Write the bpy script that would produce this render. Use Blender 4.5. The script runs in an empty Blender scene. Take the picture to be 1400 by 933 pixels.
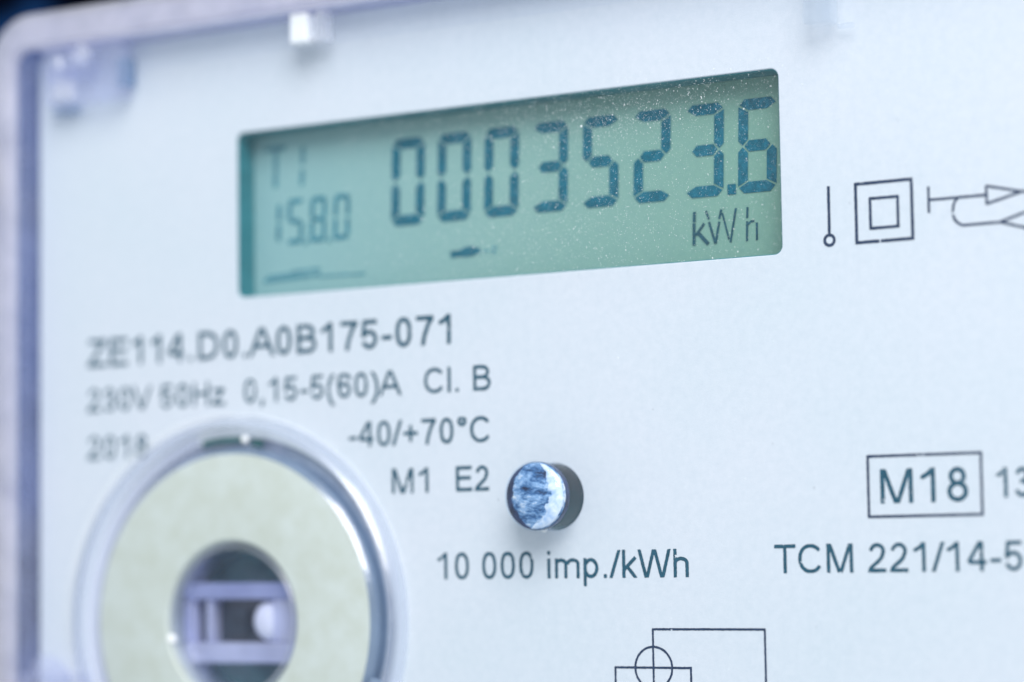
import bpy, bmesh, math, random
import numpy as np
from mathutils import Matrix, Vector

MM = 0.001
scene = bpy.context.scene
COL = scene.collection
rng = random.Random(7)
nrng = np.random.default_rng(11)

# ------------------------------------------------------------------ camera
# the meter front is the XZ plane (Y = 0), +X right, +Z up, the viewer at -Y
cam_d = bpy.data.cameras.new('camera'); cam = bpy.data.objects.new('camera', cam_d); COL.objects.link(cam)
RIGHT = Vector((0.8569161, 0.5152312, -0.0152196))
DOWN = Vector((-0.0559785, 0.0636686, -0.9963999))
FWD = Vector((-0.5124073, 0.8546831, 0.0834004))
loc = Vector((163.271, -216.594, -27.716)) * MM
cam.matrix_world = Matrix(((RIGHT.x, -DOWN.x, -FWD.x, loc.x), (RIGHT.y, -DOWN.y, -FWD.y, loc.y),
                           (RIGHT.z, -DOWN.z, -FWD.z, loc.z), (0, 0, 0, 1)))
cam_d.sensor_width = 36; cam_d.lens = 90; cam_d.sensor_fit = 'HORIZONTAL'
cam_d.clip_start = 0.01; cam_d.clip_end = 20
cam_d.dof.use_dof = True
cam_d.dof.focus_distance = (Vector((53 * MM, 0, -29 * MM)) - loc).dot(FWD)
cam_d.dof.aperture_fstop = 10.8
scene.camera = cam

# ------------------------------------------------------------------ world and lamps
world = bpy.data.worlds.new('World'); scene.world = world; world.use_nodes = True
bg = world.node_tree.nodes['Background']
bg.inputs[0].default_value = (0.83, 0.925, 0.985, 1); bg.inputs[1].default_value = 0.68

def area(name, pos, target, size, size_y, watts, color):
    d = bpy.data.lights.new(name, 'AREA'); d.shape = 'RECTANGLE'; d.size = size; d.size_y = size_y
    d.energy = watts; d.color = color
    o = bpy.data.objects.new(name, d); COL.objects.link(o)
    o.location = Vector(pos) * MM
    o.rotation_euler = (Vector(target) * MM - o.location).to_track_quat('-Z', 'Y').to_euler()
    return o
area('key_light', (370, -450, 450), (35, 0, -5), 0.48, 0.48, 6.1, (1.0, 0.985, 0.97))  # soft key lamp from the upper right; its source is out of view
#area('side_light', (-330, -260, 90), (20, 0, -10), 0.25, 0.35, 0.30, (0.80, 0.84, 1.0))

vs = scene.view_settings
vs.view_transform = 'Standard'; vs.look = 'None'; vs.exposure = 0.0; vs.gamma = 1.0; vs.use_curve_mapping = False
scene.render.engine = 'CYCLES'
cy = scene.cycles
cy.use_denoising = True
cy.max_bounces = 14; cy.transparent_max_bounces = 24; cy.transmission_bounces = 12
cy.caustics_refractive = True; cy.caustics_reflective = True
cy.sample_clamp_indirect = 6.0

# ------------------------------------------------------------------ materials
def new_mat(name):
    m = bpy.data.materials.new(name); m.use_nodes = True
    nt = m.node_tree; nt.nodes.clear()
    out = nt.nodes.new('ShaderNodeOutputMaterial')
    return m, nt, out
def N(nt, t, **kw):
    n = nt.nodes.new(t)
    for k, v in kw.items():
        if k in n.inputs.keys(): n.inputs[k].default_value = v
        else: setattr(n, k, v)
    return n
def coords(nt, scale=1000.0):
    t = N(nt, 'ShaderNodeNewGeometry'); m = N(nt, 'ShaderNodeVectorMath', operation='SCALE'); m.inputs['Scale'].default_value = scale
    nt.links.new(t.outputs['Position'], m.inputs[0]); return m.outputs[0]      # position in mm
def noise(nt, vec, scale, detail=3, rough=.55):
    n = N(nt, 'ShaderNodeTexNoise', Scale=scale, Detail=detail, Roughness=rough); nt.links.new(vec, n.inputs['Vector']); return n.outputs['Fac']
def ramp(nt, fac, stops):
    r = N(nt, 'ShaderNodeValToRGB'); e = r.color_ramp.elements
    while len(e) < len(stops): e.new(.5)
    for el, (p, c) in zip(e, stops): el.position = p; el.color = (*c, 1)
    nt.links.new(fac, r.inputs[0]); return r.outputs[0]
def bump(nt, h, strength, dist):
    b = N(nt, 'ShaderNodeBump', Strength=strength, Distance=dist); nt.links.new(h, b.inputs['Height']); return b.outputs[0]

def mat_solid(name, c0, c1, scale=.5, rough=.5, metallic=0, bstr=0, bscale=20, spec=.5, detail=4):
    m, nt, out = new_mat(name); v = coords(nt)
    p = N(nt, 'ShaderNodeBsdfPrincipled', Roughness=rough, Metallic=metallic); p.inputs['Specular IOR Level'].default_value = spec
    nt.links.new(ramp(nt, noise(nt, v, scale, detail), [(.3, c0), (.7, c1)]), p.inputs['Base Color'])
    if bstr: nt.links.new(bump(nt, noise(nt, v, bscale, 3), bstr, .00005), p.inputs['Normal'])
    nt.links.new(p.outputs[0], out.inputs[0]); return m

def mat_clear(name, body=(.6, .62, .8), amount=.5, tint=(.9, .92, 1), rough=.08, trans=.4, bstr=.15, bscale=.6, shine=1.0):
    """moulded clear plastic: what lies behind shows through, a little of the light scatters in it, the skin shines"""
    m, nt, out = new_mat(name); v = coords(nt)
    tr = N(nt, 'ShaderNodeBsdfTransparent'); tr.inputs[0].default_value = (*tint, 1)
    df = N(nt, 'ShaderNodeBsdfDiffuse'); df.inputs[0].default_value = (*body, 1)
    tl = N(nt, 'ShaderNodeBsdfTranslucent'); tl.inputs[0].default_value = (*body, 1)
    gl = N(nt, 'ShaderNodeBsdfGlossy', Roughness=rough); fr = N(nt, 'ShaderNodeFresnel', IOR=1.5); gl.inputs[0].default_value = (1, 1, 1, 1)
    nb = bump(nt, noise(nt, v, bscale, 2), bstr, .0004)
    nt.links.new(nb, gl.inputs['Normal'])
    m1 = N(nt, 'ShaderNodeMixShader'); m1.inputs[0].default_value = trans
    nt.links.new(df.outputs[0], m1.inputs[1]); nt.links.new(tl.outputs[0], m1.inputs[2])
    m2 = N(nt, 'ShaderNodeMixShader')
    mm = N(nt, 'ShaderNodeMapRange'); mm.inputs['From Min'].default_value = .3; mm.inputs['From Max'].default_value = .7
    mm.inputs['To Min'].default_value = max(0, amount - .1 * min(1, amount * 4)); mm.inputs['To Max'].default_value = min(1, amount + .1 * min(1, amount * 4))
    nt.links.new(noise(nt, v, .22, 2), mm.inputs['Value']); nt.links.new(mm.outputs[0], m2.inputs[0])
    nt.links.new(tr.outputs[0], m2.inputs[1]); nt.links.new(m1.outputs[0], m2.inputs[2])
    m3 = N(nt, 'ShaderNodeMixShader')
    ge = N(nt, 'ShaderNodeNewGeometry')                      # only the outer skin of the plastic shines
    inv = N(nt, 'ShaderNodeMath', operation='SUBTRACT'); inv.inputs[0].default_value = 1; nt.links.new(ge.outputs['Backfacing'], inv.inputs[1])
    ml = N(nt, 'ShaderNodeMath', operation='MULTIPLY'); nt.links.new(fr.outputs[0], ml.inputs[0]); nt.links.new(inv.outputs[0], ml.inputs[1])
    sh = N(nt, 'ShaderNodeMath', operation='MULTIPLY', use_clamp=True); sh.inputs[1].default_value = shine; nt.links.new(ml.outputs[0], sh.inputs[0])
    nt.links.new(sh.outputs[0], m3.inputs[0]); nt.links.new(m2.outputs[0], m3.inputs[1]); nt.links.new(gl.outputs[0], m3.inputs[2])
    nt.links.new(m3.outputs[0], out.inputs[0]); return m

def mat_ink(name, c, alpha=1.0, rough=.55):
    m, nt, out = new_mat(name); v = coords(nt)
    p = N(nt, 'ShaderNodeBsdfPrincipled', Roughness=rough); p.inputs['Specular IOR Level'].default_value = .2
    c2 = tuple(min(1, x * 1.9 + .01) for x in c)
    nt.links.new(ramp(nt, noise(nt, v, 2.2, 4, .7), [(.35, c), (.75, c2)]), p.inputs['Base Color'])
    p.inputs['Alpha'].default_value = alpha
    nt.links.new(p.outputs[0], out.inputs[0]); return m

# face plate: powder-like pale grey-blue lacquer with fine grain
def mat_plate():
    m, nt, out = new_mat('face_plate_lacquer'); v = coords(nt)
    p = N(nt, 'ShaderNodeBsdfPrincipled', Roughness=.5); p.inputs['Specular IOR Level'].default_value = .35
    big = ramp(nt, noise(nt, v, .035, 3), [(.3, (.665, .725, .775)), (.7, (.715, .745, .80))])
    fine = ramp(nt, noise(nt, v, 1.1, 6, .82), [(.3, (.90, .925, .935)), (.62, (1, 1, 1))])
    mx = N(nt, 'ShaderNodeMix', data_type='RGBA', blend_type='MULTIPLY'); mx.inputs[0].default_value = 1
    nt.links.new(big, mx.inputs[6]); nt.links.new(fine, mx.inputs[7])
    nt.links.new(mx.outputs[2], p.inputs['Base Color'])
    nt.links.new(bump(nt, noise(nt, v, 5.0, 4, .7), .35, .00006), p.inputs['Normal'])
    nt.links.new(p.outputs[0], out.inputs[0]); return m

def mat_lcd():
    m, nt, out = new_mat('lcd_reflector'); v = coords(nt)
    p = N(nt, 'ShaderNodeBsdfPrincipled', Roughness=.35); p.inputs['Specular IOR Level'].default_value = .3
    sx = N(nt, 'ShaderNodeSeparateXYZ'); nt.links.new(v, sx.inputs[0])
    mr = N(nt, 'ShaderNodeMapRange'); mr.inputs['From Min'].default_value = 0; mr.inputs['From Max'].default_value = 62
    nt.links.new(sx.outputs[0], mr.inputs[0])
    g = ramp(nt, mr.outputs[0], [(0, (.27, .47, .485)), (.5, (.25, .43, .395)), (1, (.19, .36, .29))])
    fine = ramp(nt, noise(nt, v, 1.6, 6, .8), [(.25, (.86, .90, .93)), (.7, (1.06, 1.04, 1.0))])
    mx = N(nt, 'ShaderNodeMix', data_type='RGBA', blend_type='MULTIPLY'); mx.inputs[0].default_value = 1
    nt.links.new(g, mx.inputs[6]); nt.links.new(fine, mx.inputs[7]); nt.links.new(mx.outputs[2], p.inputs['Base Color'])
    nt.links.new(p.outputs[0], out.inputs[0]); return m

def mat_glass(name):
    m, nt, out = new_mat(name); v = coords(nt)
    g = N(nt, 'ShaderNodeBsdfGlass', IOR=1.49, Roughness=.03); g.inputs[0].default_value = (.98, .99, 1, 1)
    add = N(nt, 'ShaderNodeMath', operation='ADD')
    m2 = N(nt, 'ShaderNodeMath', operation='MULTIPLY'); m2.inputs[1].default_value = .35
    nt.links.new(noise(nt, v, 3.2, 4, .6), m2.inputs[0]); nt.links.new(noise(nt, v, .55, 2), add.inputs[0]); nt.links.new(m2.outputs[0], add.inputs[1])
    nt.links.new(bump(nt, add.outputs[0], .7, .0006), g.inputs['Normal'])
    nt.links.new(g.outputs[0], out.inputs[0]); return m

def mat_diode():
    m, nt, out = new_mat('pulse_diode_refraction'); v = coords(nt)
    wp = N(nt, 'ShaderNodeMapping'); wp.inputs['Scale'].default_value = (.28, 1, .62); wp.inputs['Rotation'].default_value = (0, math.radians(-25), 0)
    nt.links.new(v, wp.inputs[0])
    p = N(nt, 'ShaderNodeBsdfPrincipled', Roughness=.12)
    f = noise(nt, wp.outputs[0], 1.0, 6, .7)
    nt.links.new(ramp(nt, f, [(.36, (.004, .014, .06)), (.44, (.05, .16, .36)), (.52, (.30, .48, .74)), (.60, (.92, .94, .97))]), p.inputs['Base Color'])  # navy-to-white streaks stand in for refraction seen through the pipe
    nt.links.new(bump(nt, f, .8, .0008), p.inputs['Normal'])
    nt.links.new(p.outputs[0], out.inputs[0]); return m

def mat_backdrop():
    m, nt, out = new_mat('dark_wall_paint'); v = coords(nt)
    p = N(nt, 'ShaderNodeBsdfPrincipled', Roughness=.9); p.inputs['Specular IOR Level'].default_value = .02
    of = N(nt, 'ShaderNodeVectorMath', operation='ADD'); of.inputs[1].default_value = (128, 0, 0); nt.links.new(v, of.inputs[0])
    c = ramp(nt, noise(nt, of.outputs[0], .045, 2), [(.42, (.0006, .001, .004)), (.60, (.012, .06, .20))])
    nt.links.new(c, p.inputs['Base Color']); nt.links.new(p.outputs[0], out.inputs[0]); return m

M = dict(
    plate=mat_plate(), lcd=mat_lcd(), wall=mat_backdrop(),
    ink=mat_ink('printed_ink', (.002, .055, .09)),
    ink_navy=mat_ink('printed_ink_navy', (.006, .022, .06)),
    seg=mat_ink('lcd_segment', (.001, .095, .14), .97), seg_thin=mat_ink('lcd_segment_thin', (.01, .19, .26), .55),
    seg_dark=mat_ink('lcd_annunciator', (.006, .06, .085), .9),
    bezel=mat_solid('display_well_plastic', (.01, .17, .20), (.03, .24, .28), .4, .5),
    sheet=mat_clear('clear_cover_sheet', (.8, .84, .95), .012, (.985, .99, 1), .02, .4, .03, .1, .6),
    rim=mat_clear('milky_rim_plastic', (.92, .90, .98), .42, (.96, .96, 1), .35, .4, .2, .25, 1.8),
    side=mat_clear('smoky_side_plastic', (.52, .57, .82), .32, (.80, .85, 1), .25, .4, .3, .3),
    lip=mat_clear('pale_lip_plastic', (.86, .87, .96), .55, (.96, .96, 1), .3, .5, .2, .3), highlight_and_clip=mat_clear('highlight_and_clip_plastic', (.95, .95, 1), .3, (1, 1, 1), .1, .3, .3, .5, 2),
    boss=mat_clear('clear_boss_plastic', (.78, .80, .93), .21, (.94, .95, 1), .12, .4, .5, .5),
    collar=mat_clear('clear_collar_plastic', (.74, .77, .93), .08, (.93, .95, 1), .3, .5, .2, .35, 4.0),
    disc=mat_solid('port_disc_paint', (.50, .55, .505), (.555, .615, .60), .45, .5, bstr=.3, bscale=6),
    disc_edge=mat_clear('disc_edge_plastic', (.20, .30, .46), .85, (.6, .7, .9), .2, .2, .2, .5, 4.0),
    dark=mat_solid('dark_teal_plastic', (.02, .075, .09), (.05, .15, .16), .5, .4),
    window=mat_solid('infrared_window_plastic', (.006, .012, .022), (.02, .04, .055), .6, .25),
    bar=mat_clear('optic_carrier_plastic', (.80, .82, .98), .62, (.8, .85, 1), .15, .3, .4, .6),
    lens=mat_clear('port_lens_acrylic', (.70, .74, .92), .03, (.95, .96, 1), .07, .4, 1.0, .45, .4),
    pale_refraction=mat_solid('refraction_white', (.42, .58, .82), (.97, .97, .99), 1.6, .15),
    rail=mat_clear('upper_rail_plastic', (.50, .55, .82), .7, (.8, .85, 1), .15, .3, .4, .6),
    well=mat_solid('pipe_well_plastic', (.006, .10, .11), (.02, .18, .18), .8, .5, spec=.2),
    gasket=mat_solid('port_gasket_rubber', (.24, .30, .42), (.36, .43, .54), .4, .4),
    white=mat_solid('white_clip_and_glint', (.93, .94, .95), (.95, .96, .97), .5, .25),
    dome=mat_solid('diode_dome_plastic', (.75, .76, .85), (.82, .84, .9), .5, .15),
    housing=mat_solid('housing_plastic', (.045, .055, .10), (.07, .085, .14), .3, .5),
    glass=mat_glass('light_pipe_acrylic'),
    pipe=mat_clear('light_pipe_acrylic_skin', (.35, .48, .66), .02, (.90, .95, 1), .05, .4, .3, 1.2, .7), diode=mat_diode(), dark_refraction_and_band=mat_solid('refraction_dark_and_band', (.003, .006, .03), (.03, .05, .14), 1.4, .3),
    dust=mat_solid('dust', (.70, .76, .78), (.85, .88, .9), 2, .8), grit=mat_solid('grit', (.03, .05, .09), (.08, .1, .14), 2, .8),
)

# ------------------------------------------------------------------ helpers
# local frame: x right, y up, z towards the viewer, all in mm  ->  world (x, -z, y) in m
def W(x, y, z=0.0): return (x * MM, -z * MM, y * MM)

def link(name, mesh, mat, parent=None, label=None):
    o = bpy.data.objects.new(name, mesh); COL.objects.link(o)
    if mat is not None and not mesh.materials: mesh.materials.append(mat)
    if parent is not None: o.parent = parent
    if label: o['label'] = label
    return o

def from_faces(name, verts, faces, mat, parent=None, smooth=False, label=None):
    me = bpy.data.meshes.new(name); me.from_pydata(verts, [], faces); me.update()
    if smooth:
        for p in me.polygons: p.use_smooth = True
    return link(name, me, mat, parent, label)

def bm_obj(name, bm, mat, parent=None, smooth=False, label=None):
    bmesh.ops.recalc_face_normals(bm, faces=bm.faces)
    me = bpy.data.meshes.new(name); bm.to_mesh(me); bm.free()
    if smooth:
        for p in me.polygons: p.use_smooth = True
    return link(name, me, mat, parent, label)

def rrect(x0, y0, x1, y1, r, n=8):
    pts = []
    for cx, cy_, a0 in ((x1 - r, y1 - r, 0), (x0 + r, y1 - r, 90), (x0 + r, y0 + r, 180), (x1 - r, y0 + r, 270)):
        for i in range(n + 1):
            a = math.radians(a0 + 90 * i / n); pts.append((cx + r * math.cos(a), cy_ + r * math.sin(a)))
    return pts
def circ(cx, cy_, r, n=96): return [(cx + r * math.cos(2 * math.pi * i / n), cy_ + r * math.sin(2 * math.pi * i / n)) for i in range(n)]

def slab(name, loops, z0, z1, bevel, mat, parent, label=None, res=3):
    """a sheet cut by holes, z0..z1, with rounded edges: filled 2D outline, extruded and bevelled"""
    cu = bpy.data.curves.new(name, 'CURVE'); cu.dimensions = '2D'; cu.fill_mode = 'BOTH'
    for pts in loops:
        s = cu.splines.new('POLY'); s.points.add(len(pts) - 1); s.use_cyclic_u = True
        for p, (x, y) in zip(s.points, pts): p.co = (x, y, 0, 1)
    cu.extrude = (z1 - z0) / 2 - bevel; cu.bevel_depth = bevel; cu.bevel_resolution = res; cu.offset = -bevel
    tmp = bpy.data.objects.new('tmp', cu); COL.objects.link(tmp)
    dg = bpy.context.evaluated_depsgraph_get(); me = bpy.data.meshes.new_from_object(tmp.evaluated_get(dg))
    bpy.data.objects.remove(tmp); bpy.data.curves.remove(cu)
    me.name = name; zc = (z0 + z1) / 2
    for v in me.vertices: x, y, z = v.co; v.co = W(x, y, z + zc)
    me.materials.clear()
    bm = bmesh.new(); bm.from_mesh(me); bmesh.ops.remove_doubles(bm, verts=bm.verts, dist=2e-6)
    bmesh.ops.recalc_face_normals(bm, faces=bm.faces); bm.to_mesh(me); bm.free()
    return link(name, me, mat, parent, label)

def box(bm, x0, y0, z0, x1, y1, z1, bevel=0, rot=0, tilt=None):
    r = bmesh.ops.create_cube(bm, size=1); vs_ = r['verts']
    mat = Matrix.Translation(W((x0 + x1) / 2, (y0 + y1) / 2, (z0 + z1) / 2))
    if rot: mat = mat @ Matrix.Rotation(math.radians(rot), 4, 'Y')
    if tilt: mat = mat @ tilt.to_4x4()
    mat = mat @ Matrix.Diagonal((abs(x1 - x0) * MM, abs(z1 - z0) * MM, abs(y1 - y0) * MM, 1))
    bmesh.ops.transform(bm, matrix=mat, verts=vs_)
    if bevel:
        ed = list({e for v in vs_ for e in v.link_edges})
        bmesh.ops.bevel(bm, geom=ed, offset=bevel * MM, segments=3, profile=.5, affect='EDGES')

def lathe(name, cx, cy_, prof, mat, parent, n=160, label=None, closed=False, a0=0.0, a1=360.0, smooth=True):
    full = abs(a1 - a0) >= 360
    cols = n if full else n + 1
    verts = []; faces = []; k = len(prof)
    for i in range(cols):
        a = math.radians(a0 + (a1 - a0) * i / n)
        for r, z in prof: verts.append(W(cx + r * math.cos(a), cy_ + r * math.sin(a), z))
    for i in range(n):
        j = (i + 1) % cols if full else i + 1
        for q in range(k if closed else k - 1):
            q2 = (q + 1) % k
            faces.append((i * k + q, j * k + q, j * k + q2, i * k + q2))
    if closed and not full:
        faces.append(tuple(range(k))); faces.append(tuple((cols - 1) * k + q for q in reversed(range(k))))
    bm = bmesh.new(); me = bpy.data.meshes.new(name); me.from_pydata(verts, [], faces); bm.from_mesh(me)
    bmesh.ops.remove_doubles(bm, verts=bm.verts, dist=1e-7)
    bmesh.ops.recalc_face_normals(bm, faces=bm.faces); bm.to_mesh(me); bm.free()
    o = link(name, me, mat, parent, label)
    if smooth:
        for p in me.polygons: p.use_smooth = True
        me.set_sharp_from_angle(angle=math.radians(35))
    return o

# ------------------------------------------------------------------ printing: stroke lettering grown from a distance field
def arc(cx, cy_, rx, ry, a0, a1, n=20, p=1.0):
    out = []
    for i in range(n + 1):
        a = math.radians(a0 + (a1 - a0) * i / n); c, s = math.cos(a), math.sin(a)
        out.append((cx + rx * math.copysign(abs(c) ** p, c), cy_ + ry * math.copysign(abs(s) ** p, s)))
    return out
def crv(pts, n=6):
    P = [pts[0]] + list(pts) + [pts[-1]]; out = []
    for i in range(1, len(P) - 2):
        for k in range(n):
            t = k / n; a, b, c, d = P[i - 1], P[i], P[i + 1], P[i + 2]
            out.append(tuple(.5 * ((2 * b[j]) + (-a[j] + c[j]) * t + (2 * a[j] - 5 * b[j] + 4 * c[j] - d[j]) * t * t + (-a[j] + 3 * b[j] - 3 * c[j] + d[j]) * t ** 3) for j in (0, 1)))
    out.append(pts[-1]); return out

def glyph(ch, h):
    """centre lines in cap heights: advance, polylines, clip (low, high)"""
    T, mid, x = 1 - h, .53, .725
    S = []; clip = (0, 1)
    if ch == ' ': return .388, [], clip
    if ch == '0': adv = .777; S = [arc(.388, .5, .30 - h, .5 - h, 0, 360, 40, .86)]
    elif ch == '1': adv = .777; S = [[(.47, -.2), (.47, 1.2)], crv([(.47, 1.0), (.38, .87), (.27, .79), (.16, .735)])]
    elif ch == '2': adv = .777; S = [arc(.375, .715, .285 - h, .285 - h, 172, -28) + crv([(.56, .55), (.44, .40), (.28, .27), (.15, .15), (.10, .02)])[2:], [(.07, h), (.69, h)]]
    elif ch == '3': adv = .777; S = [arc(.37, (T + mid) / 2, .255 - h, (T - mid) / 2, 168, -90), arc(.375, (mid + h) / 2, .305 - h, (mid - h) / 2, 90, -165), [(.28, mid), (.38, mid)]]
    elif ch == '4': adv = .777; S = [[(.53, -.2), (.53, 1.2)], [(.53, 1.06), (.07, .30)], [(.03 + h, .30), (.70, .30)]]
    elif ch == '5': adv = .777; S = [[(.19, T), (.65, T)], [(.20, 1.0), (.135, .46)], [(.12, .505), (.15, .47)] + arc(.37, .335, .30 - h, .335 - h, 135, -165)]
    elif ch == '6': adv = .777; S = [arc(.395, .325, .295 - h, .325 - h, 0, 360, 40), crv([(.64, .77), (.585, .88), (.42, T), (.25, .91), (.145, .72), (.11 + h / 2, .48), (.10 + h, .33)])]
    elif ch == '7': adv = .777; S = [[(.07, T), (.69, T)], crv([(.66, T), (.52, .72), (.40, .42), (.33, .15), (.31, -.2)])]
    elif ch == '8': adv = .777; S = [arc(.388, (T + mid) / 2, .25 - h, (T - mid) / 2, 0, 360, 36), arc(.388, (mid + h) / 2, .30 - h, (mid - h) / 2, 0, 360, 36)]
    elif ch == 'A': adv = .933; S = [[(-.03, -.1), (.465, 1.06)], [(.96, -.1), (.465, 1.06)], [(.17, .36), (.76, .36)]]
    elif ch == 'B': adv = .933; S = [[(.11 + h, -.2), (.11 + h, 1.2)], [(.11, T), (.5, T)] + arc(.50, (T + .53) / 2, .31 - h, (T - .53) / 2, 90, -90) + [(.11, .53)], [(.5, .53)] + arc(.54, (.53 + h) / 2, .33 - h, (.53 - h) / 2, 90, -90) + [(.11, h)]]
    elif ch == 'C': adv = 1.01; S = [arc(.52, .5, .46 - h, .505 - h, 38, 325, 40, .95)]
    elif ch == 'D': adv = 1.01; S = [[(.11 + h, -.2), (.11 + h, 1.2)], [(.11, T), (.45, T)] + arc(.45, .5, .49 - h, .5 - h, 90, -90, 24, .92) + [(.11, h)]]
    elif ch == 'E': adv = .933; S = [[(.11 + h, -.2), (.11 + h, 1.2)], [(.11, T), (.84, T)], [(.11, mid), (.79, mid)], [(.11, h), (.86, h)]]
    elif ch == 'H': adv = 1.01; S = [[(.11 + h, -.2), (.11 + h, 1.2)], [(.90 - h, -.2), (.90 - h, 1.2)], [(.12, mid), (.9, mid)]]
    elif ch == 'M': adv = 1.165; S = [[(.10 + h, -.2), (.10 + h, 1.2)], [(1.06 - h, -.2), (1.06 - h, 1.2)], [(.10 + h, 1.12), (.58, -.06)], [(1.06 - h, 1.12), (.58, -.06)]]
    elif ch == 'T': adv = .853; S = [[(.03, T), (.82, T)], [(.427, -.2), (.427, T)]]
    elif ch == 'V': adv = .933; S = [[(-.02, 1.15), (.465, -.05)], [(.95, 1.15), (.465, -.05)]]
    elif ch == 'W': adv = 1.32; S = [[(.02, 1.2), (.355, -.08)], [(.355, -.08), (.66, 1.08)], [(.66, 1.08), (.965, -.08)], [(.965, -.08), (1.30, 1.2)]]
    elif ch == 'Z': adv = .853; S = [[(.07, T), (.80, T)], [(.73, T), (.10, h)], [(.03, h), (.82, h)]]
    elif ch == 'z': adv = .699; clip = (0, x); S = [[(.05, x - h), (.63, x - h)], [(.57, x - h), (.09, h)], [(.03, h), (.66, h)]]
    elif ch == 'l': adv = .31; S = [[(.155, -.2), (.155, 1.2)]]
    elif ch == 'i': adv = .31; S = [[(.155, -.2), (.155, x)], [(.155, .86), (.155, 1.2)]]
    elif ch == 'k': adv = .699; S = [[(.09 + h, -.2), (.09 + h, 1.2)], [(.12, .24), (.62, x)], [(.29, .40), (.66, -.05)]]
    elif ch == 'h': adv = .777; S = [[(.09 + h, -.2), (.09 + h, 1.2)], arc(.385, x - .225, .295 - h, .225 - h, 178, 0) + [(.68 - h, -.2)]]
    elif ch == 'm':
        adv = 1.165; S = [[(.09 + h, -.2), (.09 + h, x)], arc(.345, x - .2, .255 - h, .2 - h, 178, 0) + [(.60 - h, -.2)], arc(.825, x - .2, .255 - h + .02, .2 - h, 178, 0) + [(1.08 - h + .02, -.2)]]
    elif ch == 'p': adv = .777; clip = (-.29, 1); S = [[(.09 + h, -.4), (.09 + h, x)], arc(.39, x / 2, .305 - h, x / 2 - h, 0, 360, 40)]
    elif ch == '.': adv = .388; S = [[(.19, 0), (.19, h * 2.1)]]
    elif ch == ',': adv = .388; clip = (-.25, 1); S = [[(.19, 0), (.19, h * 2.1)], [(.19 + h * .5, .05), (.14, -.17)]]
    elif ch == '-': adv = .465; S = [[(.05, .36), (.42, .36)]]
    elif ch == '/': adv = .388; S = [[(-.01, -.1), (.40, 1.1)]]
    elif ch == '+': adv = .816; S = [[(.09, .46), (.73, .46)], [(.41, .14), (.41, .78)]]
    elif ch == '\u00b0': adv = .559; S = [arc(.28, .84, .13, .13, 0, 360, 24)]
    elif ch in '()':
        adv = .465; clip = (-.29, 1); a = crv([(.38, 1.02), (.24, .82), (.15, .58), (.13, .36), (.15, .13), (.24, -.12), (.38, -.31)])
        if ch == ')': a = [(.465 - px, py) for px, py in a]
        S = [a]
    else: raise ValueError(ch)
    return adv, S, clip

def value_noise(X, Y, s, seed):
    r = np.random.default_rng(seed); G = r.random((256, 256))
    x = X / s; y = Y / s; xi = np.floor(x).astype(int); yi = np.floor(y).astype(int); fx = x - xi; fy = y - yi
    fx = fx * fx * (3 - 2 * fx); fy = fy * fy * (3 - 2 * fy)
    g = lambda a, b: G[a % 256, b % 256]
    return (g(xi, yi) * (1 - fx) + g(xi + 1, yi) * fx) * (1 - fy) + (g(xi, yi + 1) * (1 - fx) + g(xi + 1, yi + 1) * fx) * fy

def seg_dist(X, Y, pts, hw):
    """distance to the stroke of a polyline, ends cut square"""
    D = np.full(X.shape, 1e3); n = len(pts)
    closed = math.dist(pts[0], pts[-1]) < 1e-4
    for i in range(n - 1):
        (ax, ay), (bx, by) = pts[i], pts[i + 1]; dx, dy = bx - ax, by - ay; L = math.hypot(dx, dy)
        if L < 1e-9: continue
        dx /= L; dy /= L
        t = (X - ax) * dx + (Y - ay) * dy
        d = np.hypot(X - ax - np.clip(t, 0, L) * dx, Y - ay - np.clip(t, 0, L) * dy) - hw
        if not closed:
            if i == 0: d = np.maximum(d, -t)
            if i == n - 2: d = np.maximum(d, t - L)
        D = np.minimum(D, d)
    return D

def iso_mesh(F, x0, y0, c, z):
    """the area where F < 0 as flat polygons (marching squares)"""
    verts = []; faces = []
    ny, nx = F.shape; ins = F < 0
    cnt = ins[:-1, :-1].astype(int) + ins[1:, :-1] + ins[:-1, 1:] + ins[1:, 1:]
    full = cnt == 4
    for j in range(ny - 1):                                   # runs of whole cells
        row = full[j]; i = 0; idx = np.flatnonzero(np.diff(np.concatenate(([0], row.astype(int), [0]))))
        for a, b in zip(idx[::2], idx[1::2]):
            k = len(verts); ya, yb = y0 + j * c, y0 + (j + 1) * c
            verts += [W(x0 + a * c, ya, z), W(x0 + b * c, ya, z), W(x0 + b * c, yb, z), W(x0 + a * c, yb, z)]; faces.append((k, k + 1, k + 2, k + 3))
    for j, i in zip(*np.nonzero((cnt > 0) & (cnt < 4))):
        P = [(i, j, F[j, i]), (i + 1, j, F[j, i + 1]), (i + 1, j + 1, F[j + 1, i + 1]), (i, j + 1, F[j + 1, i])]; out = []
        for q in range(4):
            a, b = P[q], P[(q + 1) % 4]
            if a[2] < 0: out.append((a[0], a[1]))
            if (a[2] < 0) != (b[2] < 0):
                t = a[2] / (a[2] - b[2]); t = min(.999, max(.001, t)); out.append((a[0] + (b[0] - a[0]) * t, a[1] + (b[1] - a[1]) * t))
        if len(out) >= 3:
            k = len(verts); verts += [W(x0 + u * c, y0 + v * c, z) for u, v in out]; faces.append(tuple(range(k, k + len(out))))
    return verts, faces

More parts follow.
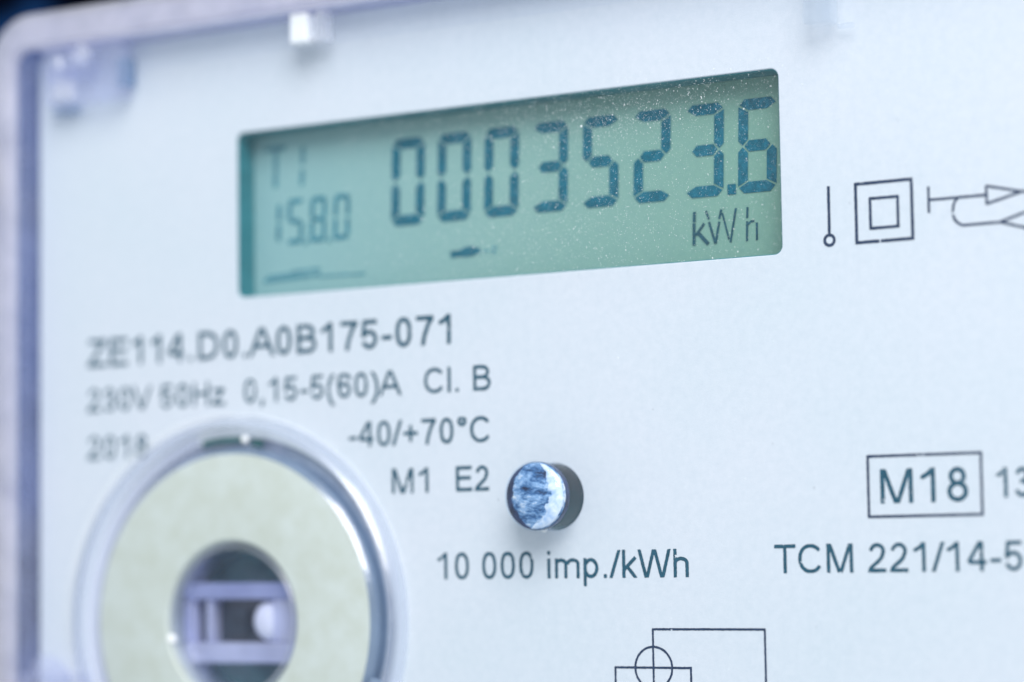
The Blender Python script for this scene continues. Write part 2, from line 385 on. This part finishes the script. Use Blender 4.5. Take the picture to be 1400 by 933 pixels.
seed_count = [20]
def print_strokes(name, strokes, mat, parent, z=.03, cell=.045, wear=1.0, label=None):
    """strokes: (polyline in mm, half width, clip box or None)"""
    seed_count[0] += 1; sd = seed_count[0]
    xs = [p[0] for s, hw, cl in strokes for p in s]; ys = []
    for s, hw, cl in strokes:
        for p in s: ys.append(min(max(p[1], cl[0]), cl[1]) if cl else p[1])
    mx = max(hw for _, hw, _ in strokes) + .1
    x0, x1, y0, y1 = min(xs) - mx, max(xs) + mx, min(ys) - mx, max(ys) + mx
    nx = int((x1 - x0) / cell) + 2; ny = int((y1 - y0) / cell) + 2
    gx = x0 + np.arange(nx) * cell; gy = y0 + np.arange(ny) * cell
    F = np.full((ny, nx), 1e3)
    for s, hw, cl in strokes:
        sx0 = min(p[0] for p in s) - hw - .2; sx1 = max(p[0] for p in s) + hw + .2
        a = max(0, int((sx0 - x0) / cell)); b = min(nx, int((sx1 - x0) / cell) + 2)
        X, Y = np.meshgrid(gx[a:b], gy)
        d = seg_dist(X, Y, s, hw)
        if cl: d = np.maximum(d, np.maximum(cl[0] - Y, Y - cl[1]))
        F[:, a:b] = np.minimum(F[:, a:b], d)
    X, Y = np.meshgrid(gx, gy)
    F += (value_noise(X, Y, .16, sd) - .5) * .035 * wear
    chips = value_noise(X, Y, .13, sd + 100) * value_noise(X, Y, .8, sd + 200)
    F = np.maximum(F, (chips - (.74 - .06 * wear)) * .6)
    v, f = iso_mesh(F, x0, y0, cell, z)
    return from_faces(name, v, f, mat, parent, label=label)

def text_strokes(txt, x0, x1, base, cap, weight):
    h = weight / 2; pen = 0; items = []
    for ch in txt:
        adv, S, clip = glyph(ch, h)
        for s in S: items.append(([(pen + px, py) for px, py in s], clip))
        pen += adv
    lo = min(min(p[0] for p in s) for s, _ in items) - h; hi = max(max(p[0] for p in s) for s, _ in items) + h
    k = (x1 - x0) / (hi - lo)
    return [([(x0 + (px - lo) * k, base + py * cap) for px, py in s], h * cap, (base + cl[0] * cap, base + cl[1] * cap)) for s, cl in items]
def text(name, txt, x0, x1, base, cap, parent, weight=.142, mat=None, z=.03, **kw):
    return print_strokes(name, text_strokes(txt, x0, x1, base, cap, weight), mat or M['ink'], parent, z, **kw)

# ------------------------------------------------------------------ setting: the wall behind
wall = from_faces('wall', [(-2, .075, -2), (2, .075, -2), (2, .075, 2), (-2, .075, 2)], [(0, 1, 2, 3)], M['wall'])
wall['kind'] = 'structure'

# ------------------------------------------------------------------ the meter
meter = bpy.data.objects.new('electricity_meter', None); COL.objects.link(meter)
meter.empty_display_size = .02
meter['label'] = 'pale grey electricity meter with green display reading 0003523.6 kWh under a clear cover'
meter['category'] = 'electricity meter'
XR, YB = 121.0, -92.0      # right and bottom ends, outside the picture

# housing behind the plate
slab('housing', [rrect(-27.6, YB + 5, XR - 4, 28.0, 2)], -74.5, -5.0, .8, M['housing'], meter)
slab('side_wall', [rrect(-31.1, YB, XR, 32.4, 4.2), rrect(-28.5, YB + 3, XR - 3, 29.4, 2.2)], -60, 2.6, .2, M['side'], meter)

PX, PY = -.8, -34.2      # centre of the optical port
# face plate with the display window, the light-pipe hole and the port hole
plate = slab('face_plate', [rrect(-27.9, YB + 6, XR - 4.5, 28.8, 1.2), rrect(-.4, -.1, 62.95, 17.5, .85), circ(37.95, -22.1, 3.25, 64), circ(PX + .5, PY, 19.25, 128)],
             -1.5, 0, .12, M['plate'], meter)

# display in its well
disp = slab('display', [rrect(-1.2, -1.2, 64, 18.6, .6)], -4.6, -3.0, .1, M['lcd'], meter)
slab('display_well', [rrect(-1.0, -1.0, 63.8, 18.4, 1.4), rrect(-.32, -.02, 62.87, 17.42, .8)], -2.99, -.14, .05, M['bezel'], disp)

# seven-segment digits on the display glass
ZS = -2.93
def seven(name, on, x, y, w, hgt, t, slant, mat, gap=.11):
    """the lit segments of one digit, mitred at their corners as on the real glass"""
    x -= .24; y += .10; q = t; mid = hgt / 2; g = gap; e = t * .5
    P = {
        'a': [(e + g, hgt), (w - e - g, hgt), (w - g, hgt - e + .0), (w - q, hgt - q), (q, hgt - q), (g, hgt - e)],
        'd': [(g, e), (e + g, 0), (w - e - g, 0), (w - g, e), (w - q, q), (q, q)],
        'g': [(q * .62, mid), (q * 1.05, mid + q * .5), (w - q * 1.05, mid + q * .5), (w - q * .62, mid), (w - q * 1.05, mid - q * .5), (q * 1.05, mid - q * .5)],
        'f': [(0, hgt - e - g * 1.4), (q - g * .4, hgt - q - g * 1.4), (q - g * .4, mid + q * .5 + g), (q * .42, mid + g * .8), (0, mid + q * .5)],
        'e': [(0, e + g * 1.4), (q - g * .4, q + g * 1.4), (q - g * .4, mid - q * .5 - g), (q * .42, mid - g * .8), (0, mid - q * .5)],
    }
    P['b'] = [(w - px, py) for px, py in P['f']]; P['c'] = [(w - px, py) for px, py in P['e']]
    verts = []; faces = []
    for s in on:
        k = len(verts); pts = P[s]; n = len(pts)
        for zz in (ZS, ZS - .02): verts += [W(x + px + py * slant, y + py, zz) for px, py in pts]
        faces.append(tuple(range(k, k + n))); faces.append(tuple(reversed(range(k + n, k + 2 * n))))
        for i in range(n): faces.append((k + i, k + n + i, k + n + (i + 1) % n, k + (i + 1) % n))
    bm = bmesh.new(); me = bpy.data.meshes.new(name); me.from_pydata(verts, [], faces); bm.from_mesh(me)
    bmesh.ops.recalc_face_normals(bm, faces=bm.faces); bm.to_mesh(me); bm.free()
    return link(name, me, mat, disp)
ON = {'0': 'abcdef', '3': 'abcdg', '5': 'afgcd', '2': 'abged', '6': 'afgecd', '8': 'abcdefg', '1': 'bc'}
for ch, x in zip('00035236', (17.5, 23.15, 28.8, 34.5, 40.25, 46.0, 51.75, 57.35)):
    seven('display_digit', ON[ch], x, 6.3, 4.05, 9.05, 1.08, .03, M['seg'])
bm = bmesh.new(); box(bm, 56.0, 6.4, ZS - .02, 56.9, 7.4, ZS, 0); bm_obj('decimal_point', bm, M['seg'], disp)
# the small code at the left
for ch, x in zip('1580', (1.25, 4.2, 7.15, 10.15)):
    seven('code_digit', ON[ch], x, 5.45, 2.05, 4.8, .52, .04, M['seg_thin'], .06)
print_strokes('code_point', [([(6.45, 5.3), (6.45, 5.9)], .26, None), ([(9.45, 5.3), (9.45, 5.9)], .26, None)], M['seg_thin'], disp, ZS, wear=.3)
print_strokes('tariff_text', [([(1.3, 15.95), (3.9, 15.95)], .26, None), ([(2.5, 11.75), (2.62, 15.7)], .28, None), ([(6.05, 14.0), (6.15, 15.9)], .27, None), ([(5.95, 11.7), (6.03, 13.4)], .27, None)], M['seg_thin'], disp, ZS, wear=.3)
print_strokes('bar_symbol', [([(.9, 1.85), (8.2, 2.05)], .24, None), ([(4.6, 2.55), (8.3, 2.65)], .17, None), ([(8.2, 1.85), (14.0, 1.75)], .13, None), ([(1.4, 2.25), (5.2, 2.45)], .12, None)], M['seg_thin'], disp, ZS, wear=.3)
print_strokes('phase_symbol', [([(24.5, 2.95), (26.5, 3.05)], .36, None), ([(26.0, 3.1), (27.4, 3.12)], .5, None), ([(27.3, 3.12), (28.05, 3.12)], .3, None)], M['seg'], disp, ZS, wear=.2)
print_strokes('phase_mark', [([(28.4, 3.0), (29.1, 3.05)], .1, None), ([(29.4, 2.85), (29.9, 2.88)], .16, None), ([(29.5, 3.3), (30.1, 3.3)], .12, None)], M['seg_thin'], disp, ZS, wear=.3)
ku, kl = 5.05, 1.8
print_strokes('unit_text', [
    ([(52.3, kl), (52.35, 3.95)], .17, None), ([(52.36, 4.05), (52.42, ku)], .17, None), ([(52.5, 2.75), (53.45, 3.85)], .14, None), ([(52.75, 3.0), (53.85, kl)], .19, None),
    ([(53.65, ku), (53.95, 4.2)], .11, None), ([(53.95, 3.95), (54.6, kl)], .13, None), ([(54.62, kl), (55.05, 3.9)], .13, None), ([(55.05, 4.15), (55.3, ku)], .13, None),
    ([(55.4, 4.7), (56.05, 2.1)], .10, None), ([(56.2, kl), (56.85, ku)], .12, None),
    ([(57.95, kl), (58.0, 3.7)], .12, None), ([(58.02, 4.0), (58.08, ku)], .12, None), ([(58.05, 3.35), (58.4, 3.65), (58.8, 3.68)], .10, None), ([(59.0, kl), (59.02, 3.5)], .12, None)],
    M['seg_dark'], disp, ZS, cell=.03, wear=.5)

# printing on the plate
T = lambda *a, **k: text('printed_text', *a, parent=plate, **k)
T('ZE114.D0.A0B175-071', -21.19, 26.3, -6.48, 3.05, weight=.155)
T('230V 50Hz', -21.1, -1.9, -11.40, 2.56)
T('0,15-5(60)A', .39, 20.43, -11.34, 2.56)
T('Cl. B', 23.0, 30.9, -11.33, 2.56)
T('-40/+70\u00b0C', 13.53, 30.72, -16.47, 2.6)
T('2018', -21.1, -12.6, -16.62, 2.56)
T('M1', 18.96, 23.4, -21.31, 2.54)
T('E2', 26.47, 30.72, -21.29, 2.52)
T('10 000 imp./kWh', 24.29, 52.51, -30.03, 2.68, weight=.13)
T('M18', 72.13, 80.55, -23.56, 3.12, weight=.135)
T('13', 83.2, 86.3, -23.28, 2.66, weight=.13)
T('TCM 221/14-5', 61.24, 85.5, -29.76, 2.66, weight=.13)
def symbol(strokes, hw=.10, **k): return print_strokes('printed_symbol', [(s, hw * 1.25, None) for s in strokes], M['ink_navy'], plate, cell=.035, **k)
def rect(x0, y0, x1, y1): return [(x0, y0), (x1, y0), (x1, y1), (x0, y1), (x0, y0)]
def rect4(x0, y0, x1, y1, h): return [[(x0 - h, y0), (x1 + h, y0)], [(x1, y0 - h), (x1, y1 + h)], [(x1 + h, y1), (x0 - h, y1)], [(x0, y1 + h), (x0, y0 - h)]]
symbol(rect4(70.98, -24.73, 81.82, -19.25, .1), .10)
symbol([[(67.78, 1.35), (67.8, 5.86)], arc(67.78, .83, .48, .48, 0, 360, 32)], .115)
symbol(rect4(70.5, .38, 75.98, 5.8, .12), .12)
symbol(rect4(71.9, 1.6, 74.6, 4.34, .1), .11)
symbol([[(77.6, 2.55), (77.6, 5.0)], [(77.6, 3.74), (83.1, 3.74)], [(83.1, 4.55), (83.1, 2.93), (86.4, 3.76), (83.1, 4.55)], [(86.2, 3.76), (90.5, 3.76)],
        crv([(80.4, 3.7), (80.05, 3.3), (79.9, 2.6), (80.05, 1.75), (80.7, 1.22), (81.2, 1.19)]), [(81.2, 1.19), (84.4, 1.19)], [(84.3, 1.2), (88.0, 2.3), (88.0, .1), (84.3, 1.2)], [(88.0, 1.2), (90.5, 1.2)]], .095)
symbol([[(48.54, -60), (48.54, -34.84)], [(48.45, -34.92), (60.35, -34.92)], [(60.27, -34.9), (60.27, -60)], arc(48.56, -38.56, 1.98, 1.98, 0, 360, 40),
        [(44.32, -38.55), (52.62, -38.55)], [(44.42, -38.5), (44.42, -48)], [(52.52, -38.5), (52.52, -48)]], .085)

# optical port: disc, diode carrier, clear collar
PX, PY = -.8, -34.2
port = bpy.data.objects.new('optical_port', None); COL.objects.link(port); port.parent = meter; port.empty_display_size = .01
dx = .4
lathe('port_disc', PX + dx - .1, PY, [(8.35, -4.2), (8.35, 1.15), (8.6, 1.42), (17.45, 1.45), (17.55, 1.42)], M['disc'], port)
lathe('disc_edge', PX + dx - .1, PY, [(17.55, 1.42), (17.75, 1.28), (18.1, .92), (18.22, .7), (18.25, -4.9)], M['disc_edge'], port)
lathe('collar_flange', PX, PY, [(18.35, -.05), (18.9, .12), (19.6, .15), (20.05, .25)], M['boss'], port, a0=104, a1=275)
lathe('collar_flange', PX, PY, [(18.45, -.1), (18.9, .05), (19.5, .1)], M['boss'], port, n=20, a0=71, a1=78)
lathe('port_collar', PX, PY, [(20.3, .02), (20.38, 1.6), (20.46, 1.95), (20.62, 2.05), (20.82, 1.95), (21.2, 1.5), (21.55, 1.0), (21.62, .8), (21.65, .02)], M['collar'], port)
for a0, a1, r0, r1 in ((86, 101, 18.75, 19.35), (77.5, 81.5, 18.5, 19.3)):
    lathe('collar_slot', PX, PY, [(r0, .62), (r1, .62), (r1, .9), (r0, .9)], M['dark'], port, n=16, closed=True, a0=a0, a1=a1)
lathe('port_gasket', PX + .2, PY, [(18.1, -.75), (19.4, -.75)], M['gasket'], port)
bm = bmesh.new(); bmesh.ops.create_icosphere(bm, subdivisions=3, radius=.42 * MM, matrix=Matrix.Translation(W(1.3, -15.2, 1.1))); bm_obj('white_dot', bm, M['white'], port, True)  # small white bead at the top of the collar
bm = bmesh.new(); box(bm, 16.6, -42.6, -.2, 19.4, -40.0, 1.7, .35, rot=18); bm_obj('collar_latch', bm, M['disc_edge'], port)
# inside the disc: floor, carrier frame with its window, dividers, diode
CX, CY = -1.9, -34.2
lathe('port_floor', PX + .3, PY, [(0.01, -3.4), (8.3, -3.4)], M['dark'], port, n=64)
lathe('port_tube', PX + .3, PY, [(8.3, -3.4), (8.3, .9), (8.0, 1.25), (7.55, 1.0), (7.45, -3.4)], M['collar'], port, n=96)
bm = bmesh.new()
for a in ((-8.2, -38.6, -2.9, 7.2, -36.4, -.6), (3.2, -36.41, -2.9, 6.6, -31.89, -.8), (-8.4, -36.41, -2.9, -8.0, -31.89, -.8), (-7.7, -36.41, -2.9, -7.2, -31.89, -.9), (-5.6, -36.41, -2.9, -4.8, -31.89, -.9)):
    box(bm, *a, .3 if a[3] - a[0] > .7 else .12)
car = bm_obj('diode_carrier', bm, M['bar'], port)
bm = bmesh.new(); box(bm, -8.2, -31.9, -2.9, 7.2, -30.15, -.6, .18); bm_obj('upper_rail', bm, M['rail'], car)
bm = bmesh.new(); box(bm, -8.1, -36.5, -3.3, 6.4, -31.8, -2.5, .1); bm_obj('infrared_window', bm, M['window'], port)
lathe('port_lens', PX + .3, PY, [(.01, .75), (4, .6), (7.3, .1), (7.4, -.1), (.01, .2)], M['lens'], port, n=96)
lathe('diode', 2.3, -34.2, [(.01, -.7), (.8, -.75), (1.5, -1.0), (2.0, -1.5), (2.15, -2.0), (2.15, -2.5)], M['dome'], port, n=48)
bm = bmesh.new(); box(bm, -2.4, -35.5, -2.5, -.8, -32.9, -1.5, .2); bm_obj('diode_holder', bm, M['window'], port)
bm = bmesh.new(); bmesh.ops.create_icosphere(bm, subdivisions=3, radius=.55 * MM, matrix=Matrix.Translation(W(-8.6, -36.05, 1.0))); bm_obj('port_glint_bead', bm, M['white'], port, True)  # white bead standing in for a specular glint in the port

# clear light pipe above the pulse diode
QX, QY = 37.95, -22.05
pipe = lathe('light_pipe', QX, QY, [(.001, 4.5), (2.4, 4.34), (3.1, 4.1), (3.34, 3.8), (3.38, 3.4), (3.2, -.6), (3.1, -3.0), (.001, -3.0)], M['pipe'], meter, n=96)
dome = lambda r: 4.44 - .07 * r * r
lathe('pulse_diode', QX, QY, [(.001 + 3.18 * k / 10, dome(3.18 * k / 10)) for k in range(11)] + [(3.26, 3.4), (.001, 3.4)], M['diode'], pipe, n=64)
lathe('pipe_band', QX, QY, [(3.1, 3.35), (3.3, 3.35), (3.28, 2.7), (3.1, 2.7)], M['dark_refraction_and_band'], pipe, n=72, closed=True)
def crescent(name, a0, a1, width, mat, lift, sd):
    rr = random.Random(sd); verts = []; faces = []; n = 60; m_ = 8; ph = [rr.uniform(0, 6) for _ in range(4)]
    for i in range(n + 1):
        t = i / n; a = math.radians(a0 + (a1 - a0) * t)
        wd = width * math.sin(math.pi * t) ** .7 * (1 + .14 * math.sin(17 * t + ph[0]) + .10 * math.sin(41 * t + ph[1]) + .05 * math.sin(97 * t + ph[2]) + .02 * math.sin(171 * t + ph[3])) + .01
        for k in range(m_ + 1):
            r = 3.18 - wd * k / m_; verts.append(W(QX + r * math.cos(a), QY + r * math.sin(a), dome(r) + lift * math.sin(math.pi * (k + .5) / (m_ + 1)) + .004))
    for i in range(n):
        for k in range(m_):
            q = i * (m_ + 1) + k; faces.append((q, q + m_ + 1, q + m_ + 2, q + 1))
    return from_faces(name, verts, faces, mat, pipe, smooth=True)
crescent('refraction_dark', 112, 262, .85, M['dark_refraction_and_band'], .05, 3)  # dark shape standing in for the dark refracted edge of the lens
crescent('refraction_bright', -98, 78, 1.3, M['pale_refraction'], .08, 8)  # pale shape standing in for bright refraction in the clear pipe
bm = bmesh.new(); bmesh.ops.create_icosphere(bm, subdivisions=3, radius=.32 * MM, matrix=Matrix.Translation(W(37.7, -25.25, 1.6))); bm_obj('pipe_glint_bead', bm, M['white'], pipe, True)  # white bead standing in for the caustic glint below the pipe
lathe('pipe_seat', 37.95, -22.1, [(4.3, -1.55), (3.3, -1.55), (3.3, -4.9), (.01, -4.9)], M['well'], meter, n=64)

# ------------------------------------------------------------------ the clear cover
cover = bpy.data.objects.new('clear_cover', None); COL.objects.link(cover); cover.parent = meter; cover.empty_display_size = .01
slab('cover_sheet', [rrect(-28.3, YB + 3, XR - 3, 28.1, 1.5), circ(PX, PY, 21.75, 128), circ(37.95, -22.05, 3.5, 64)], 2.1, 3.3, .1, M['sheet'], cover)
slab('cover_border', [rrect(-28.2, YB + 3.2, XR - 3.2, 28.0, 1.5), rrect(-27.2, YB + 6, XR - 6, 24.9, 1.2)], 3.34, 3.75, .18, M['sheet'], cover)
slab('cover_rim', [rrect(-31.6, YB - .2, XR + .3, 32.9, 5.6), rrect(-28.25, YB + 3, XR - 3, 28.85, 1.8)], 2.65, 4.4, .8, M['rim'], cover, res=5)
bm = bmesh.new(); box(bm, -26.0, 28.85, -1.2, XR - 5, 29.36, 2.55, .1); bm_obj('cover_lip', bm, M['lip'], cover)
# moulded bosses in the corners
bm = bmesh.new()
box(bm, -24.6, 22.4, .6, -13.9, 28.9, 3.2, .5)
box(bm, -21.0, 25.2, .3, -19.0, 28.0, 3.9, .3, rot=24)
box(bm, -24.3, 24.6, .2, -22.2, 27.0, 3.3, .3, rot=-18)
b0 = bm_obj('corner_boss', bm, M['boss'], cover)
bm = bmesh.new(); box(bm, -19.9, 26.6, 2.6, -18.0, 28.6, 3.7, .4, rot=38); box(bm, -22.9, 26.2, 2.6, -21.9, 27.8, 3.5, .4, rot=-12); box(bm, -23.2, 22.9, 2.4, -20.2, 25.2, 3.45, .4, rot=4); bm_obj('boss_highlight', bm, M['highlight_and_clip'], b0)  # whiter tilted blocks stand in for highlights on the boss
bm = bmesh.new(); box(bm, -15.2, 23.8, .3, -13.7, 27.0, 2.2, .3); box(bm, -25.0, 21.9, .3, -21.6, 22.3, 1.2, .1); bm_obj('boss_dark_block', bm, mat_clear('boss_dark_plastic', (.3, .45, .6), .5), cover)  # darker blocks at the boss's right side and lower left edge
bm = bmesh.new(); box(bm, -28.4, -60, -1, -20.5, -39.6, 3.1, .5); box(bm, -26.5, -40.6, .6, -22.5, -38.6, 3.2, .4, rot=35); bm_obj('corner_boss', bm, M['boss'], cover)
# snap clips along the top
tl = Matrix.Rotation(math.radians(0), 3, 'X')
bm = bmesh.new(); box(bm, 8.9, 25.5, 1.2, 11.1, 28.7, 3.2, .25); bm_obj('snap_clip', bm, M['white'], cover)
bm = bmesh.new(); box(bm, 12.1, 25.5, 1.4, 13.3, 28.7, 3.2, .25); box(bm, 11.1, 25.5, 1.0, 12.1, 26.1, 2.8, .1); bm_obj('snap_clip', bm, M['highlight_and_clip'], cover)
bm = bmesh.new(); box(bm, 66.9, 20.6, .8, 69.6, 28.0, 3.0, .3); box(bm, 69.6, 20.2, .8, 71.2, 20.7, 1.2, .1); bm_obj('snap_clip', bm, mat_clear('snap_clip_plastic', (.72, .80, .86), .15, (.97, .98, 1), .1, shine=2.0), cover)

# ------------------------------------------------------------------ dust lying on the cover
def specks(name, n, gen, mat, parent=None):
    verts = []; faces = []
    for _ in range(n):
        x, y, r, el = gen()
        k = len(verts); a0 = rng.random() * 6.28; m_ = 5; th = rng.random() * 3.14
        top = []
        for i in range(m_):
            a = a0 + 6.283 * i / m_; rr = r * rng.uniform(.6, 1.2)
            u, v = rr * math.cos(a) * el, rr * math.sin(a) / math.sqrt(el)
            verts.append(W(x + u * math.cos(th) - v * math.sin(th), y + u * math.sin(th) + v * math.cos(th), 3.305))
        verts.append(W(x, y, 3.305 + r * .8))
        for i in range(m_): faces.append((k + i, k + (i + 1) % m_, k + m_))
        faces.append(tuple(reversed(range(k, k + m_))))
    return from_faces(name, verts, faces, mat, parent)
def g1():
    t = rng.random()
    if t < .5: x, y = rng.uniform(15, 65), rng.uniform(-1, 18)
    elif t < .75: x, y = rng.gauss(46, 9), rng.gauss(14.5, 2.2)
    elif t < .85: x, y = rng.gauss(42, 8), rng.gauss(5, 3)
    else: x, y = rng.uniform(-27, 110), rng.uniform(-44, 24)
    r = .0205 * math.exp(rng.gauss(0, .42))
    return x, y, r, 1 + (rng.random() < .1) * rng.uniform(0.5, 3)
d = specks('dust', 12500, g1, M['dust'])
d['kind'] = 'stuff'; d['label'] = 'fine pale dust specks lying on the clear cover over the green display'; d['category'] = 'dust'
def g2():
    return rng.uniform(-25, 105), rng.uniform(-40, 24), .03 * math.exp(rng.gauss(0, .5)), 1
d = specks('grit', 60, g2, M['grit'])
d['kind'] = 'stuff'; d['label'] = 'sparse dark grit specks scattered on the clear cover over the pale plate'; d['category'] = 'grit'
